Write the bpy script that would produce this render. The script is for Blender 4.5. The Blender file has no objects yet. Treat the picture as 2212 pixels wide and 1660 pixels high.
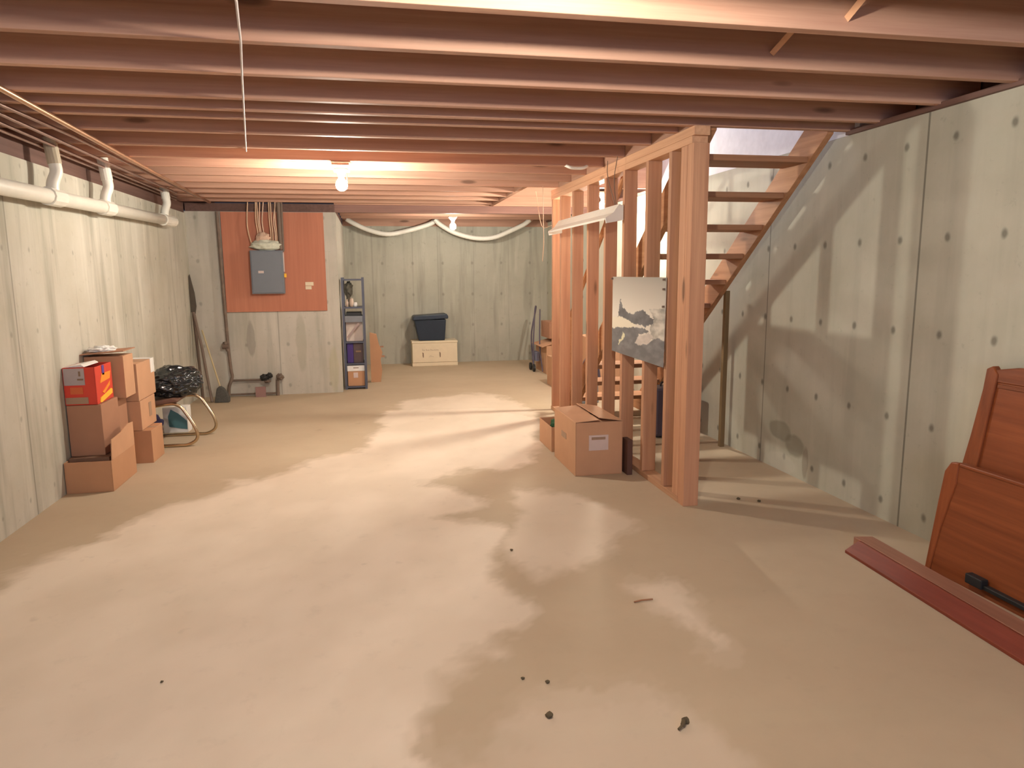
import bpy, bmesh, math, random
from mathutils import Vector, Matrix, noise
random.seed(7)
sc = bpy.context.scene
COL = sc.collection

# ------------------------------------------------------------------ camera
cam_d = bpy.data.cameras.new('camera'); cam = bpy.data.objects.new('camera', cam_d); COL.objects.link(cam)
f, cx, cy = 1540.0, 1106.0, 830.0
Dv = Vector((797-cx, 592-cy, f)).normalized()
Vv = Vector((1180-cx, 10700-cy, f)).normalized()
Zv = -(Vv - Dv*Vv.dot(Dv)); Zv.normalize()
Xv = Dv.cross(Zv); Xv.normalize()
if Xv[0] < 0: Xv = -Xv
# rows: world axes in camera coordinates (x right, y down, z forward)
M = Matrix(((Xv[0], -Xv[1], -Xv[2]), (Dv[0], -Dv[1], -Dv[2]), (Zv[0], -Zv[1], -Zv[2])))
cam.matrix_world = Matrix.Translation((0, 0, 1.30)) @ M.to_4x4()
cam_d.sensor_width = 36.0; cam_d.lens = 36.0*f/2212.0
cam_d.clip_start = 0.05; cam_d.clip_end = 60
sc.camera = cam

# ------------------------------------------------------------------ world and exposure
w = bpy.data.worlds.new('world'); sc.world = w; w.use_nodes = True
w.node_tree.nodes['Background'].inputs[0].default_value = (0.5, 0.6, 0.9, 1)
w.node_tree.nodes['Background'].inputs[1].default_value = 0.05
vs = sc.view_settings
vs.view_transform = 'Standard'; vs.look = 'None'; vs.gamma = 1.0; vs.use_curve_mapping = False
vs.exposure = 0.0

# daylight coming down the stairwell from the floor above
la = bpy.data.lights.new('stairwell_daylight', 'AREA'); la.shape = 'RECTANGLE'; la.size = 0.7; la.size_y = 1.8
la.energy = 17; la.color = (0.58, 0.68, 1.0)
lo = bpy.data.objects.new('stairwell_daylight', la); COL.objects.link(lo); lo.location = (2.15, 5.0, 3.9)
# cool fill light added at the back wall to lift the shaded joist faces
lw = bpy.data.lights.new('back_fill_light', 'AREA'); lw.shape = 'RECTANGLE'; lw.size = 2.4; lw.size_y = 0.9
lw.energy = 55; lw.color = (0.50, 0.62, 1.0)
lwo = bpy.data.objects.new('back_fill_light', lw); COL.objects.link(lwo); lwo.location = (0.4, -2.74, 1.35); lwo.rotation_euler = (math.radians(90), 0, 0)

BULB = 0.60        # common factor for the bare bulbs
BULBS = [  # x, y, z of the bulb centre, strength, label
    (-0.16, 5.14, 1.905, 1.0, 'bare glowing bulb in a pale ceiling socket, largest bulb left of the stud wall'),
    (1.045, 9.02, 1.880, 0.42, 'bare glowing bulb under the joists by the far concrete wall'),
    (2.155, 6.50, 1.915, 1.25, 'bare glowing bulb seen between the studs beside the stairs'),
    (0.50, 1.47, 1.990, 0.70, 'bare bulb on the joists just above the camera'),
    (-0.50, -1.40, 1.90, 0.22, 'added fill bulb in the unseen part of the basement behind the camera'),  # unseen bulb added as fill for the near floor and joist faces
]
H = 2.046

# ------------------------------------------------------------------ materials
def new_mat(name):
    m = bpy.data.materials.new(name); m.use_nodes = True
    nt = m.node_tree; nt.nodes.clear()
    out = nt.nodes.new('ShaderNodeOutputMaterial'); b = nt.nodes.new('ShaderNodeBsdfPrincipled')
    nt.links.new(b.outputs[0], out.inputs[0])
    return m, nt, b
def N(nt, t, **k):
    n = nt.nodes.new(t)
    for a, v in k.items(): setattr(n, a, v)
    return n
def L(nt, a, b): nt.links.new(a, b)
def math_(nt, op, a, b=None, c=None):
    n = N(nt, 'ShaderNodeMath', operation=op)
    for i, v in enumerate((a, b, c)):
        if v is None: continue
        if isinstance(v, (int, float)): n.inputs[i].default_value = v
        else: L(nt, v, n.inputs[i])
    return n.outputs[0]
def mix(nt, fac, a, b):
    n = N(nt, 'ShaderNodeMix', data_type='RGBA')
    for s, v in ((0, fac), (6, a), (7, b)):
        if isinstance(v, (int, float)): n.inputs[s].default_value = v
        elif isinstance(v, tuple): n.inputs[s].default_value = (*v, 1) if len(v) == 3 else v
        else: L(nt, v, n.inputs[s])
    return n.outputs[2]
def ramp(nt, val, stops):
    n = N(nt, 'ShaderNodeValToRGB'); e = n.color_ramp.elements
    while len(e) < len(stops): e.new(0.5)
    for i, (p, c) in enumerate(stops):
        e[i].position = p; e[i].color = (*c, 1) if isinstance(c, tuple) else (c, c, c, 1)
    L(nt, val, n.inputs[0]); return n.outputs[0]
def noise_(nt, vec, scale, detail=4, rough=0.55):
    n = N(nt, 'ShaderNodeTexNoise'); n.inputs['Scale'].default_value = scale
    n.inputs['Detail'].default_value = detail; n.inputs['Roughness'].default_value = rough
    L(nt, vec, n.inputs['Vector']); return n.outputs[0]
def mapping(nt, src, scale=(1, 1, 1), loc=(0, 0, 0)):
    n = N(nt, 'ShaderNodeMapping'); n.inputs['Scale'].default_value = scale; n.inputs['Location'].default_value = loc
    L(nt, src, n.inputs[0]); return n.outputs[0]
def bump(nt, b, h, strength=0.2, dist=0.01):
    n = N(nt, 'ShaderNodeBump'); n.inputs['Strength'].default_value = strength; n.inputs['Distance'].default_value = dist
    L(nt, h, n.inputs['Height']); L(nt, n.outputs[0], b.inputs['Normal'])

def plain(name, col, rough=0.6, metal=0.0, var=0.08, scale=12, spec=0.4, coat=0.0):
    m, nt, b = new_mat(name)
    tc = N(nt, 'ShaderNodeTexCoord')
    nz = noise_(nt, tc.outputs['Object'], scale)
    c = mix(nt, nz, tuple(max(0, x*(1-var*2)) for x in col), tuple(min(1, x*(1+var*2)) for x in col))
    L(nt, c, b.inputs['Base Color'])
    b.inputs['Roughness'].default_value = rough; b.inputs['Metallic'].default_value = metal
    b.inputs['Specular IOR Level'].default_value = spec; b.inputs['Coat Weight'].default_value = coat
    return m

def wood(name, light, dark, axis='x', rough=0.65, knots=True, grain=1.0):
    """grain runs along the given world axis of the object"""
    m, nt, b = new_mat(name)
    tc = N(nt, 'ShaderNodeTexCoord'); oi = N(nt, 'ShaderNodeObjectInfo')
    add = N(nt, 'ShaderNodeVectorMath', operation='ADD'); L(nt, tc.outputs['Object'], add.inputs[0])
    rnd = N(nt, 'ShaderNodeVectorMath', operation='SCALE'); rnd.inputs[0].default_value = (13.1, 7.7, 5.3)
    L(nt, oi.outputs['Random'], rnd.inputs['Scale']); L(nt, rnd.outputs[0], add.inputs[1])
    s = {'x': (1.2, 34, 34), 'y': (34, 1.2, 34), 'z': (34, 34, 1.2)}[axis]
    v = mapping(nt, add.outputs[0], s)
    g = noise_(nt, v, 1.0, 5, 0.6)
    s2 = {'x': (.5, 4, 4), 'y': (4, .5, 4), 'z': (4, 4, .5)}[axis]
    g2 = noise_(nt, mapping(nt, add.outputs[0], s2), 1.3, 3)
    c = mix(nt, ramp(nt, g, [(0.30, 0.0), (0.70, 1.0)]), dark, light)
    c = mix(nt, math_(nt, 'MULTIPLY', ramp(nt, g2, [(0.42, 0.0), (0.70, 1.0)]), 0.45), c, dark)
    if knots:
        s3 = {'x': (1.7, 7, 7), 'y': (7, 1.7, 7), 'z': (7, 7, 1.7)}[axis]
        vo = N(nt, 'ShaderNodeTexVoronoi'); vo.inputs['Scale'].default_value = 1.0
        L(nt, mapping(nt, add.outputs[0], s3), vo.inputs['Vector'])
        k = ramp(nt, vo.outputs['Distance'], [(0.07, 1.0), (0.14, 0.0)])
        c = mix(nt, math_(nt, 'MULTIPLY', k, 0.75), c, tuple(x*0.32 for x in dark))
    r = math_(nt, 'MULTIPLY_ADD', oi.outputs['Random'], 0.26, 0.86)
    vm = N(nt, 'ShaderNodeVectorMath', operation='SCALE'); L(nt, c, vm.inputs[0]); L(nt, r, vm.inputs['Scale'])
    L(nt, vm.outputs[0], b.inputs['Base Color'])
    b.inputs['Roughness'].default_value = rough; b.inputs['Specular IOR Level'].default_value = 0.25
    bump(nt, b, g, 0.25, 0.003)
    return m

def concrete(name, axis, base=(0.50, 0.47, 0.38), dark=(0.33, 0.31, 0.25), light=(0.60, 0.57, 0.49), lines=(), holes=None, stain=None, s_off=0.0, streak=1.0, hole_k=0.35):
    m, nt, b = new_mat(name)
    geo = N(nt, 'ShaderNodeNewGeometry')
    sep = N(nt, 'ShaderNodeSeparateXYZ'); L(nt, geo.outputs['Position'], sep.inputs[0])
    s = sep.outputs[0] if axis == 'x' else sep.outputs[1]; z = sep.outputs[2]
    comb = N(nt, 'ShaderNodeCombineXYZ'); L(nt, s, comb.inputs[0]); L(nt, z, comb.inputs[2]); comb.inputs[1].default_value = s_off
    P = comb.outputs[0]
    # cloudy mottling
    n1 = noise_(nt, P, 1.7, 6, 0.62)
    c = mix(nt, ramp(nt, n1, [(0.34, 0.0), (0.66, 1.0)]), base, light)
    # vertical streaks where water ran down the form boards
    n2 = noise_(nt, mapping(nt, P, (6.5, 1, 0.55)), 1.0, 4, 0.6)
    c = mix(nt, math_(nt, 'MULTIPLY', ramp(nt, n2, [(0.50, 0.0), (0.68, 1.0)]), 0.62*streak), c, dark)
    n3 = noise_(nt, mapping(nt, P, (9, 1, 0.9), (3.1, 0, 1.7)), 1.0, 3, 0.5)
    c = mix(nt, math_(nt, 'MULTIPLY', ramp(nt, n3, [(0.56, 0.0), (0.72, 1.0)]), 0.55*streak), c, tuple(min(1, x*1.18) for x in light))
    # tone differs between form panels
    pan = math_(nt, 'FLOOR', math_(nt, 'MULTIPLY', math_(nt, 'ADD', s, 10.0+s_off), 1.0/0.605))
    wn = N(nt, 'ShaderNodeTexWhiteNoise', noise_dimensions='1D'); L(nt, pan, wn.inputs['W'])
    c = mix(nt, math_(nt, 'MULTIPLY', wn.outputs[0], 0.25*streak), c, dark)
    # seams between form panels
    for (sp, wd, am) in lines:
        d = math_(nt, 'ABSOLUTE', math_(nt, 'SUBTRACT', s, sp))
        k = math_(nt, 'LESS_THAN', d, wd)
        c = mix(nt, math_(nt, 'MULTIPLY', k, am), c, tuple(x*0.45 for x in dark))
    # form tie holes
    if holes:
        ss, s0, zs, z0, rad = holes
        a = math_(nt, 'SUBTRACT', math_(nt, 'FRACT', math_(nt, 'ADD', math_(nt, 'MULTIPLY', math_(nt, 'SUBTRACT', s, s0-30*ss), 1/ss), 0.5)), 0.5)
        e = math_(nt, 'SUBTRACT', math_(nt, 'FRACT', math_(nt, 'ADD', math_(nt, 'MULTIPLY', math_(nt, 'SUBTRACT', z, z0-30*zs), 1/zs), 0.5)), 0.5)
        a = math_(nt, 'MULTIPLY', a, ss); e = math_(nt, 'MULTIPLY', e, zs)
        d = math_(nt, 'SQRT', math_(nt, 'ADD', math_(nt, 'MULTIPLY', a, a), math_(nt, 'MULTIPLY', math_(nt, 'MULTIPLY', e, e), 0.6)))
        d = math_(nt, 'ADD', d, math_(nt, 'MULTIPLY', math_(nt, 'SUBTRACT', noise_(nt, P, 22, 2), 0.5), 0.012))
        k = ramp(nt, d, [(rad*0.5, 1.0), (rad*1.25, 0.0)])
        c = mix(nt, math_(nt, 'MULTIPLY', k, hole_k), c, tuple(x*0.36 for x in dark))
    # pits
    n4 = noise_(nt, P, 17, 3, 0.7)
    c = mix(nt, math_(nt, 'MULTIPLY', ramp(nt, n4, [(0.62, 0.0), (0.74, 1.0)]), 0.4), c, dark)
    if stain:
        for (s1, zz1, rs, rz, am, colr) in stain:
            ds = math_(nt, 'DIVIDE', math_(nt, 'SUBTRACT', s, s1), rs); dz = math_(nt, 'DIVIDE', math_(nt, 'SUBTRACT', z, zz1), rz)
            d = math_(nt, 'SQRT', math_(nt, 'ADD', math_(nt, 'MULTIPLY', ds, ds), math_(nt, 'MULTIPLY', dz, dz)))
            d = math_(nt, 'ADD', d, math_(nt, 'MULTIPLY', math_(nt, 'SUBTRACT', noise_(nt, P, 6, 4), 0.5), 0.8))
            k = ramp(nt, d, [(0.75, 1.0), (1.05, 0.0)])
            c = mix(nt, math_(nt, 'MULTIPLY', k, am), c, colr)
    L(nt, c, b.inputs['Base Color']); b.inputs['Roughness'].default_value = 0.9; b.inputs['Specular IOR Level'].default_value = 0.2
    bump(nt, b, n4, 0.15, 0.006)
    return m

def attr_mat(name, rough=0.85, extra=None):
    m, nt, b = new_mat(name)
    a = N(nt, 'ShaderNodeAttribute'); a.attribute_name = 'paint'
    c = a.outputs['Color']
    if extra: c = extra(nt, c)
    L(nt, c, b.inputs['Base Color']); b.inputs['Roughness'].default_value = rough; b.inputs['Specular IOR Level'].default_value = 0.3
    return m, nt, b

def cardboard(name, col=(0.50, 0.27, 0.15)):
    m, nt, b = new_mat(name)
    tc = N(nt, 'ShaderNodeTexCoord')
    n1 = noise_(nt, tc.outputs['Object'], 6, 5); n2 = noise_(nt, mapping(nt, tc.outputs['Object'], (90, 90, 2)), 1, 2)
    c = mix(nt, n1, tuple(x*0.88 for x in col), tuple(x*1.12 for x in col))
    c = mix(nt, math_(nt, 'MULTIPLY', n2, 0.15), c, tuple(x*0.7 for x in col))
    L(nt, c, b.inputs['Base Color']); b.inputs['Roughness'].default_value = 0.8; b.inputs['Specular IOR Level'].default_value = 0.2
    return m

WL, WD = (0.60, 0.36, 0.25), (0.45, 0.24, 0.165)
M_JOIST = wood('joist_wood', WL, WD, 'x')
M_JOIST_Y = wood('joist_wood_lengthwise', WL, WD, 'y')
M_STUD = wood('stud_wood', (0.62, 0.345, 0.205), (0.45, 0.225, 0.13), 'z')
M_PLATE = wood('plate_wood', (0.68, 0.40, 0.24), (0.52, 0.28, 0.16), 'y')
M_STAIR = wood('stair_wood', (0.58, 0.31, 0.16), (0.40, 0.19, 0.09), 'y')
M_TREAD = wood('tread_wood', (0.50, 0.27, 0.15), (0.33, 0.16, 0.085), 'x')
M_SUB = wood('subfloor_wood', (0.36, 0.22, 0.17), (0.26, 0.15, 0.12), 'x', knots=False)
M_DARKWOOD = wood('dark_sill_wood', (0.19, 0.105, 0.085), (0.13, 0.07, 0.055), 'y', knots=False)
M_BED = wood('bed_wood', (0.30, 0.085, 0.028), (0.19, 0.048, 0.016), 'y', rough=0.38, knots=False)
M_BEDZ = wood('bed_post_wood', (0.30, 0.085, 0.028), (0.19, 0.048, 0.016), 'z', rough=0.38, knots=False)
M_RAIL = wood('bed_rail_wood', (0.24, 0.055, 0.028), (0.16, 0.034, 0.018), 'y', rough=0.45, knots=False)
M_RAIL2 = wood('bed_rail_top_wood', (0.42, 0.21, 0.14), (0.30, 0.14, 0.09), 'y', rough=0.55, knots=False)
M_PLY = wood('backing_plywood', (0.60, 0.24, 0.145), (0.50, 0.19, 0.115), 'z', knots=False)
M_CARD = cardboard('cardboard'); M_CARD2 = cardboard('cardboard_pale', (0.56, 0.32, 0.19)); M_CARD3 = cardboard('cardboard_brown', (0.40, 0.21, 0.13))
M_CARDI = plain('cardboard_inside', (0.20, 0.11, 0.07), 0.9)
M_WHITE = plain('white_paint', (0.78, 0.76, 0.72), 0.5)
M_DRY = plain('white_drywall', (0.80, 0.80, 0.82), 0.9)
M_PVC = plain('white_pvc', (0.80, 0.77, 0.68), 0.35, var=0.04)
M_PVCB = plain('beige_pvc', (0.50, 0.42, 0.30), 0.5)
M_COPPER = plain('copper_pipe', (0.70, 0.42, 0.26), 0.30, metal=0.85, var=0.12)
M_COPPERD = plain('dull_copper_pipe', (0.34, 0.22, 0.18), 0.45, metal=0.5, var=0.2)
M_CHROME = plain('brassy_chrome_tube', (0.62, 0.50, 0.33), 0.22, metal=0.95)
M_IRON = plain('rusty_iron', (0.20, 0.145, 0.11), 0.7, metal=0.3, var=0.3)
M_BLACK = plain('black_rubber', (0.02, 0.02, 0.02), 0.5)
M_PANEL = plain('grey_enamel', (0.17, 0.185, 0.21), 0.45, var=0.03)
M_SLATE = plain('slate_grey_metal', (0.085, 0.09, 0.12), 0.5, metal=0.2)
M_TOTE = plain('navy_plastic', (0.018, 0.028, 0.045), 0.4, var=0.1)
M_CREAM = plain('cream_board', (0.72, 0.60, 0.42), 0.6, var=0.04)
M_INK = plain('brown_ink', (0.22, 0.14, 0.09), 0.8)
M_INKF = plain('faded_ink', (0.50, 0.38, 0.27), 0.8)
M_BROOM = plain('broom_handle_brown', (0.17, 0.12, 0.09), 0.6)
M_YEL = plain('pale_wood_handle', (0.52, 0.42, 0.24), 0.5)
M_BRIST = plain('dark_bristles', (0.09, 0.085, 0.075), 0.9, var=0.25, scale=60)
M_CORD = plain('white_cord', (0.68, 0.60, 0.58), 0.6)
M_INSUL = plain('pale_insulation', (0.62, 0.62, 0.50), 0.95, var=0.15, scale=30)
M_PINKI = plain('pinkish_cable_sheath', (0.66, 0.45, 0.33), 0.8)
M_TAN = plain('tan_cable', (0.62, 0.42, 0.28), 0.7)
M_SEAT = plain('brown_seat_vinyl', (0.16, 0.085, 0.06), 0.5)
M_TEAL = plain('teal_print', (0.08, 0.19, 0.21), 0.5)
M_NAVY = plain('navy_fabric', (0.035, 0.03, 0.10), 0.8)
M_GREYF = plain('grey_blue_fabric', (0.30, 0.33, 0.36), 0.85)
M_PURP = plain('dark_purple_metal', (0.10, 0.08, 0.11), 0.5)
M_LABEL = plain('paper_label', (0.62, 0.50, 0.46), 0.7)
M_RED = plain('red_print', (0.62, 0.055, 0.03), 0.55, var=0.03)
M_ORANGE = plain('orange_print', (0.85, 0.28, 0.03), 0.55, var=0.03)
M_YELL = plain('yellow_print', (0.90, 0.50, 0.04), 0.55, var=0.03)
M_GREYP = plain('grey_print', (0.40, 0.34, 0.33), 0.6)
M_TANP = plain('tan_print', (0.36, 0.23, 0.15), 0.6)
M_BLUEP = plain('blue_print', (0.10, 0.06, 0.28), 0.6)
M_GREEN = plain('leafy_green', (0.03, 0.10, 0.04), 0.7)
M_DEBRIS = plain('dark_debris', (0.12, 0.09, 0.05), 0.9)
M_DEBRIS2 = plain('reddish_twig', (0.35, 0.17, 0.09), 0.9)
M_BAG = plain('black_bag_plastic', (0.012, 0.016, 0.018), 0.22, var=0.2, spec=0.7)
M_REFL = plain('white_enamel_reflector', (0.82, 0.80, 0.72), 0.4, var=0.03)
M_PORC = plain('white_porcelain', (0.72, 0.66, 0.60), 0.35, var=0.03)
M_VIOLET = plain('violet_print', (0.05, 0.025, 0.16), 0.6)
M_BLUEGREY = plain('blue_grey_cloth', (0.17, 0.18, 0.25), 0.9)
M_GLASS = plain('pale_glassware', (0.60, 0.46, 0.36), 0.2)

def emit(name, col, strength):
    m = bpy.data.materials.new(name); m.use_nodes = True; nt = m.node_tree; nt.nodes.clear()
    o = N(nt, 'ShaderNodeOutputMaterial'); e = N(nt, 'ShaderNodeEmission'); e.inputs[0].default_value = (*col, 1); e.inputs[1].default_value = strength
    L(nt, e.outputs[0], o.inputs[0]); return m

# ------------------------------------------------------------------ mesh helpers
def box(bm, x0, x1, y0, y1, z0, z1):
    v = [bm.verts.new((x, y, z)) for z in (z0, z1) for y in (y0, y1) for x in (x0, x1)]
    for q in ((0, 2, 3, 1), (4, 5, 7, 6), (0, 1, 5, 4), (2, 6, 7, 3), (0, 4, 6, 2), (1, 3, 7, 5)):
        bm.faces.new([v[i] for i in q])
def prism(bm, pts, a0, a1, axis='y'):
    """extrude the 2D polygon pts along the axis between a0 and a1"""
    def P(p, a):
        return {'y': (p[0], a, p[1]), 'x': (a, p[0], p[1]), 'z': (p[0], p[1], a)}[axis]
    A = [bm.verts.new(P(p, a0)) for p in pts]; B = [bm.verts.new(P(p, a1)) for p in pts]
    n = len(pts)
    bm.faces.new(A); bm.faces.new(B[::-1])
    for i in range(n): bm.faces.new((A[i], B[i], B[(i+1) % n], A[(i+1) % n]))
def tube(bm, pts, r, seg=12, cap=True):
    pts = [Vector(p) for p in pts]; rings = []
    rr = r if isinstance(r, (list, tuple)) else [r]*len(pts)
    up = None
    for i, p in enumerate(pts):
        t = (pts[min(i+1, len(pts)-1)] - pts[max(i-1, 0)]).normalized()
        if up is None:
            up = Vector((0, 0, 1)) if abs(t.z) < 0.9 else Vector((1, 0, 0))
        u = t.cross(up).normalized(); v = u.cross(t).normalized(); up = v
        rings.append([bm.verts.new(p + (u*math.cos(2*math.pi*k/seg) + v*math.sin(2*math.pi*k/seg))*rr[i]) for k in range(seg)])
    for a, b_ in zip(rings, rings[1:]):
        for k in range(seg): bm.faces.new((a[k], a[(k+1) % seg], b_[(k+1) % seg], b_[k]))
    if cap: bm.faces.new(rings[0][::-1]); bm.faces.new(rings[-1])
def curve_pts(ctrl, n=8):
    """Catmull-Rom through the control points"""
    c = [Vector(p) for p in ctrl]; c = [c[0]*2-c[1]] + c + [c[-1]*2-c[-2]]
    out = []
    for i in range(1, len(c)-2):
        for k in range(n):
            t = k/n
            out.append(0.5*((2*c[i]) + (-c[i-1]+c[i+1])*t + (2*c[i-1]-5*c[i]+4*c[i+1]-c[i+2])*t*t + (-c[i-1]+3*c[i]-3*c[i+1]+c[i+2])*t**3))
    out.append(c[-2]); return out
def lathe(bm, prof, c=(0, 0, 0), seg=24):
    rings = []
    for (r, z) in prof:
        if r < 1e-5: rings.append([bm.verts.new((c[0], c[1], c[2]+z))])
        else: rings.append([bm.verts.new((c[0]+r*math.cos(2*math.pi*k/seg), c[1]+r*math.sin(2*math.pi*k/seg), c[2]+z)) for k in range(seg)])
    for a, b_ in zip(rings, rings[1:]):
        for k in range(seg):
            q = [a[k % len(a)], a[(k+1) % len(a)], b_[(k+1) % len(b_)], b_[k % len(b_)]]
            q2 = []
            for v in q:
                if v not in q2: q2.append(v)
            if len(q2) > 2: bm.faces.new(q2)
def obj(name, bm, mat, parent=None, bevel=0.0, smooth=False, origin=None):
    """link the bmesh as ONE mesh object; its coordinates are world coordinates, the origin goes to its base"""
    bmesh.ops.recalc_face_normals(bm, faces=bm.faces)
    me = bpy.data.meshes.new(name); bm.to_mesh(me); bm.free()
    o = bpy.data.objects.new(name, me); COL.objects.link(o)
    mats = mat if isinstance(mat, (list, tuple)) else [mat]
    for x in mats: me.materials.append(x)
    if smooth:
        for p in me.polygons: p.use_smooth = True
    if parent is None or origin is not None or True:
        xs = [v.co for v in me.vertices]
        if origin is None:
            origin = Vector(((min(v.x for v in xs)+max(v.x for v in xs))/2, (min(v.y for v in xs)+max(v.y for v in xs))/2, min(v.z for v in xs)))
        origin = Vector(origin)
        me.transform(Matrix.Translation(-origin)); o.location = origin
    if parent is not None:
        pm = parent.matrix_world if parent.type != 'EMPTY' else parent.matrix_world
        o.parent = parent; o.location = origin - wloc(parent)
    if bevel > 0:
        b = o.modifiers.new('bevel', 'BEVEL'); b.width = bevel; b.segments = 2; b.limit_method = 'ANGLE'
    return o
def wloc(o):
    p = Vector(o.location)
    while o.parent is not None:
        o = o.parent; p = p + Vector(o.location)
    return p
def tag(o, label, cat, group=None):
    o['label'] = label; o['category'] = cat
    if group: o['group'] = group
    return o
def thing(name, loc, label, cat, group=None):
    o = bpy.data.objects.new(name, None); o.empty_display_size = 0.1; COL.objects.link(o); o.location = loc
    return tag(o, label, cat, group)
def struct(name, bm, m, bevel=0.0, parent=None):
    o = obj(name, bm, m, parent, bevel)
    if parent is None: o['kind'] = 'structure'
    return o
def B(*a):
    bm = bmesh.new()
    for q in a: box(bm, *q)
    return bm
def T(*a):
    bm = bmesh.new()
    for (p, r) in a: tube(bm, p, r)
    return bm

# ------------------------------------------------------------------ floor
def fbm(p, s, o=4):
    return noise.fractal(Vector((p[0]*s, p[1]*s, p[2] if len(p) > 2 else 0)), 1.0, 2.0, o)
def inside(x, y, poly):
    c = False; n = len(poly); j = n-1
    for i in range(n):
        xi, yi = poly[i]; xj, yj = poly[j]
        if (yi > y) != (yj > y) and x < (xj-xi)*(y-yi)/(yj-yi)+xi: c = not c
        j = i
    return c
PATCH = [
    [(-1.6, 1.2), (-1.58, 3.22), (-1.5, 3.56), (-1.22, 4.1), (-0.53, 4.85), (-0.07, 5.49), (0.14, 6.89), (1.12, 6.78), (1.44, 6.13), (1.15, 4.85), (0.88, 4.59), (0.25, 4.4), (0.62, 3.94), (0.36, 3.75), (0.65, 3.4), (0.52, 2.86), (0.56, 2.63), (0.4, 2.39), (0.35, 2.18), (0.17, 2.06), (0.09, 1.98), (0.14, 1.2)],
    [(0.86, 4.07), (1.17, 3.91), (1.34, 3.38), (1.14, 3.1), (0.71, 2.86), (0.6, 3.16)],
    [(1.05, 2.7), (1.23, 2.78), (1.24, 2.52), (1.16, 2.23), (1.17, 2.1), (1.09, 2.06), (1.12, 2.35), (1.02, 2.57)],
    [(0.35, 1.88), (0.52, 1.98), (0.82, 1.97), (0.91, 1.83), (0.87, 1.5), (0.0, 1.5), (0.16, 1.83)],
    [(-0.96, 4.62), (-0.78, 4.63), (-0.75, 4.42), (-0.9, 4.46)],
    [(0.2, 7.26), (0.96, 7.66), (1.4, 7.25), (1.5, 6.22), (0.37, 6.38)],
]
PW = [1.0, 0.7, 0.7, 0.4, 0.8, 0.8]
def floor_grid():
    x0, x1, y0, y1 = -2.0, 2.75, -2.8, 10.6
    ys = [y0 + 0.25*i for i in range(int((1.2-y0)/0.25)+1)]
    y = ys[-1]
    while y < y1:
        y += 0.022 if y < 7 else 0.05
        ys.append(min(y, y1))
    xs = [x0 + (x1-x0)*i/215 for i in range(216)]
    verts = [(x, y, 0) for y in ys for x in xs]; nx = len(xs)
    faces = [(j*nx+i, j*nx+i+1, (j+1)*nx+i+1, (j+1)*nx+i) for j in range(len(ys)-1) for i in range(nx-1)]
    me = bpy.data.meshes.new('floor'); me.from_pydata(verts, [], faces)
    ca = me.color_attributes.new('paint', 'FLOAT_COLOR', 'POINT')
    vals = []
    for (x, y, z) in verts:
        wx = x + 0.10*fbm((x, y, 3.3), 2.2) + 0.035*fbm((x, y, 9.1), 9)
        wy = y + 0.16*fbm((x, y, 7.7), 2.2) + 0.05*fbm((x, y, 1.1), 9)
        v = 0.0
        for p in PATCH:
            h = 0
            for (dx, dy) in ((0, 0), (.035, 0), (-.035, 0), (0, .06), (0, -.06)):
                h += inside(wx+dx, wy+dy, p)
            v = max(v, h/5*PW[PATCH.index(p)])
        streak = 0.5 + 0.9*fbm((x*0.8+y*0.5, y*0.7-x*0.9, 4.2), 2.4, 5)
        v = v*(0.72 + 0.28*max(0, min(1, streak)))
        vals += [v, v, v, 1]
    ca.data.foreach_set('color', vals)
    o = bpy.data.objects.new('floor', me); COL.objects.link(o); o['kind'] = 'structure'
    m, nt, b = new_mat('dusty_concrete_floor')
    geo = N(nt, 'ShaderNodeNewGeometry'); P = geo.outputs['Position']
    a = N(nt, 'ShaderNodeAttribute'); a.attribute_name = 'paint'
    n1 = noise_(nt, P, 1.3, 5, 0.6); n2 = noise_(nt, P, 9, 5, 0.65)
    base = mix(nt, ramp(nt, n1, [(0.3, 0.0), (0.7, 1.0)]), FL_A, FL_B)
    c = mix(nt, a.outputs['Fac'], base, FL_C)
    c = mix(nt, math_(nt, 'MULTIPLY', ramp(nt, n2, [(0.58, 0.0), (0.75, 1.0)]), 0.12), c, (0.30, 0.24, 0.18))
    n3 = noise_(nt, P, 5, 3, 0.5)
    c = mix(nt, math_(nt, 'MULTIPLY', ramp(nt, n3, [(0.70, 0.0), (0.76, 1.0)]), 0.25), c, (0.28, 0.22, 0.16))
    L(nt, c, b.inputs['Base Color']); b.inputs['Roughness'].default_value = 0.75; b.inputs['Specular IOR Level'].default_value = 0.2
    bump(nt, b, n2, 0.06, 0.004)
    me.materials.append(m)
FL_A, FL_B, FL_C = (0.46, 0.36, 0.25), (0.53, 0.425, 0.30), (0.78, 0.66, 0.53)
floor_grid()

# ------------------------------------------------------------------ walls
C_R = concrete('right_wall_concrete', 'y', base=(0.45, 0.44, 0.35), light=(0.54, 0.52, 0.43), lines=((3.05, 0.006, 0.75), (4.377, 0.005, 0.7), (1.72, 0.006, 0.7), (5.7, 0.005, 0.7)),
               holes=(0.302, 2.883, 0.448, 0.998, 0.017), streak=0.45, hole_k=0.7,
               stain=[(4.16, 0.265, 0.15, 0.070, 0.5, (0.19, 0.18, 0.13)), (3.98, 0.20, 0.11, 0.085, 0.5, (0.19, 0.18, 0.13)), (3.86, 0.12, 0.035, 0.11, 0.5, (0.24, 0.19, 0.14)), (4.12, 0.06, 0.2, 0.07, 0.35, (0.60, 0.58, 0.50))])
C_L = concrete('left_wall_concrete', 'y', lines=((4.22, 0.006, 0.5), (5.9, 0.006, 0.3)), holes=(0.302, 4.15, 0.448, 0.998, 0.012), s_off=3.7, streak=1.25)
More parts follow.
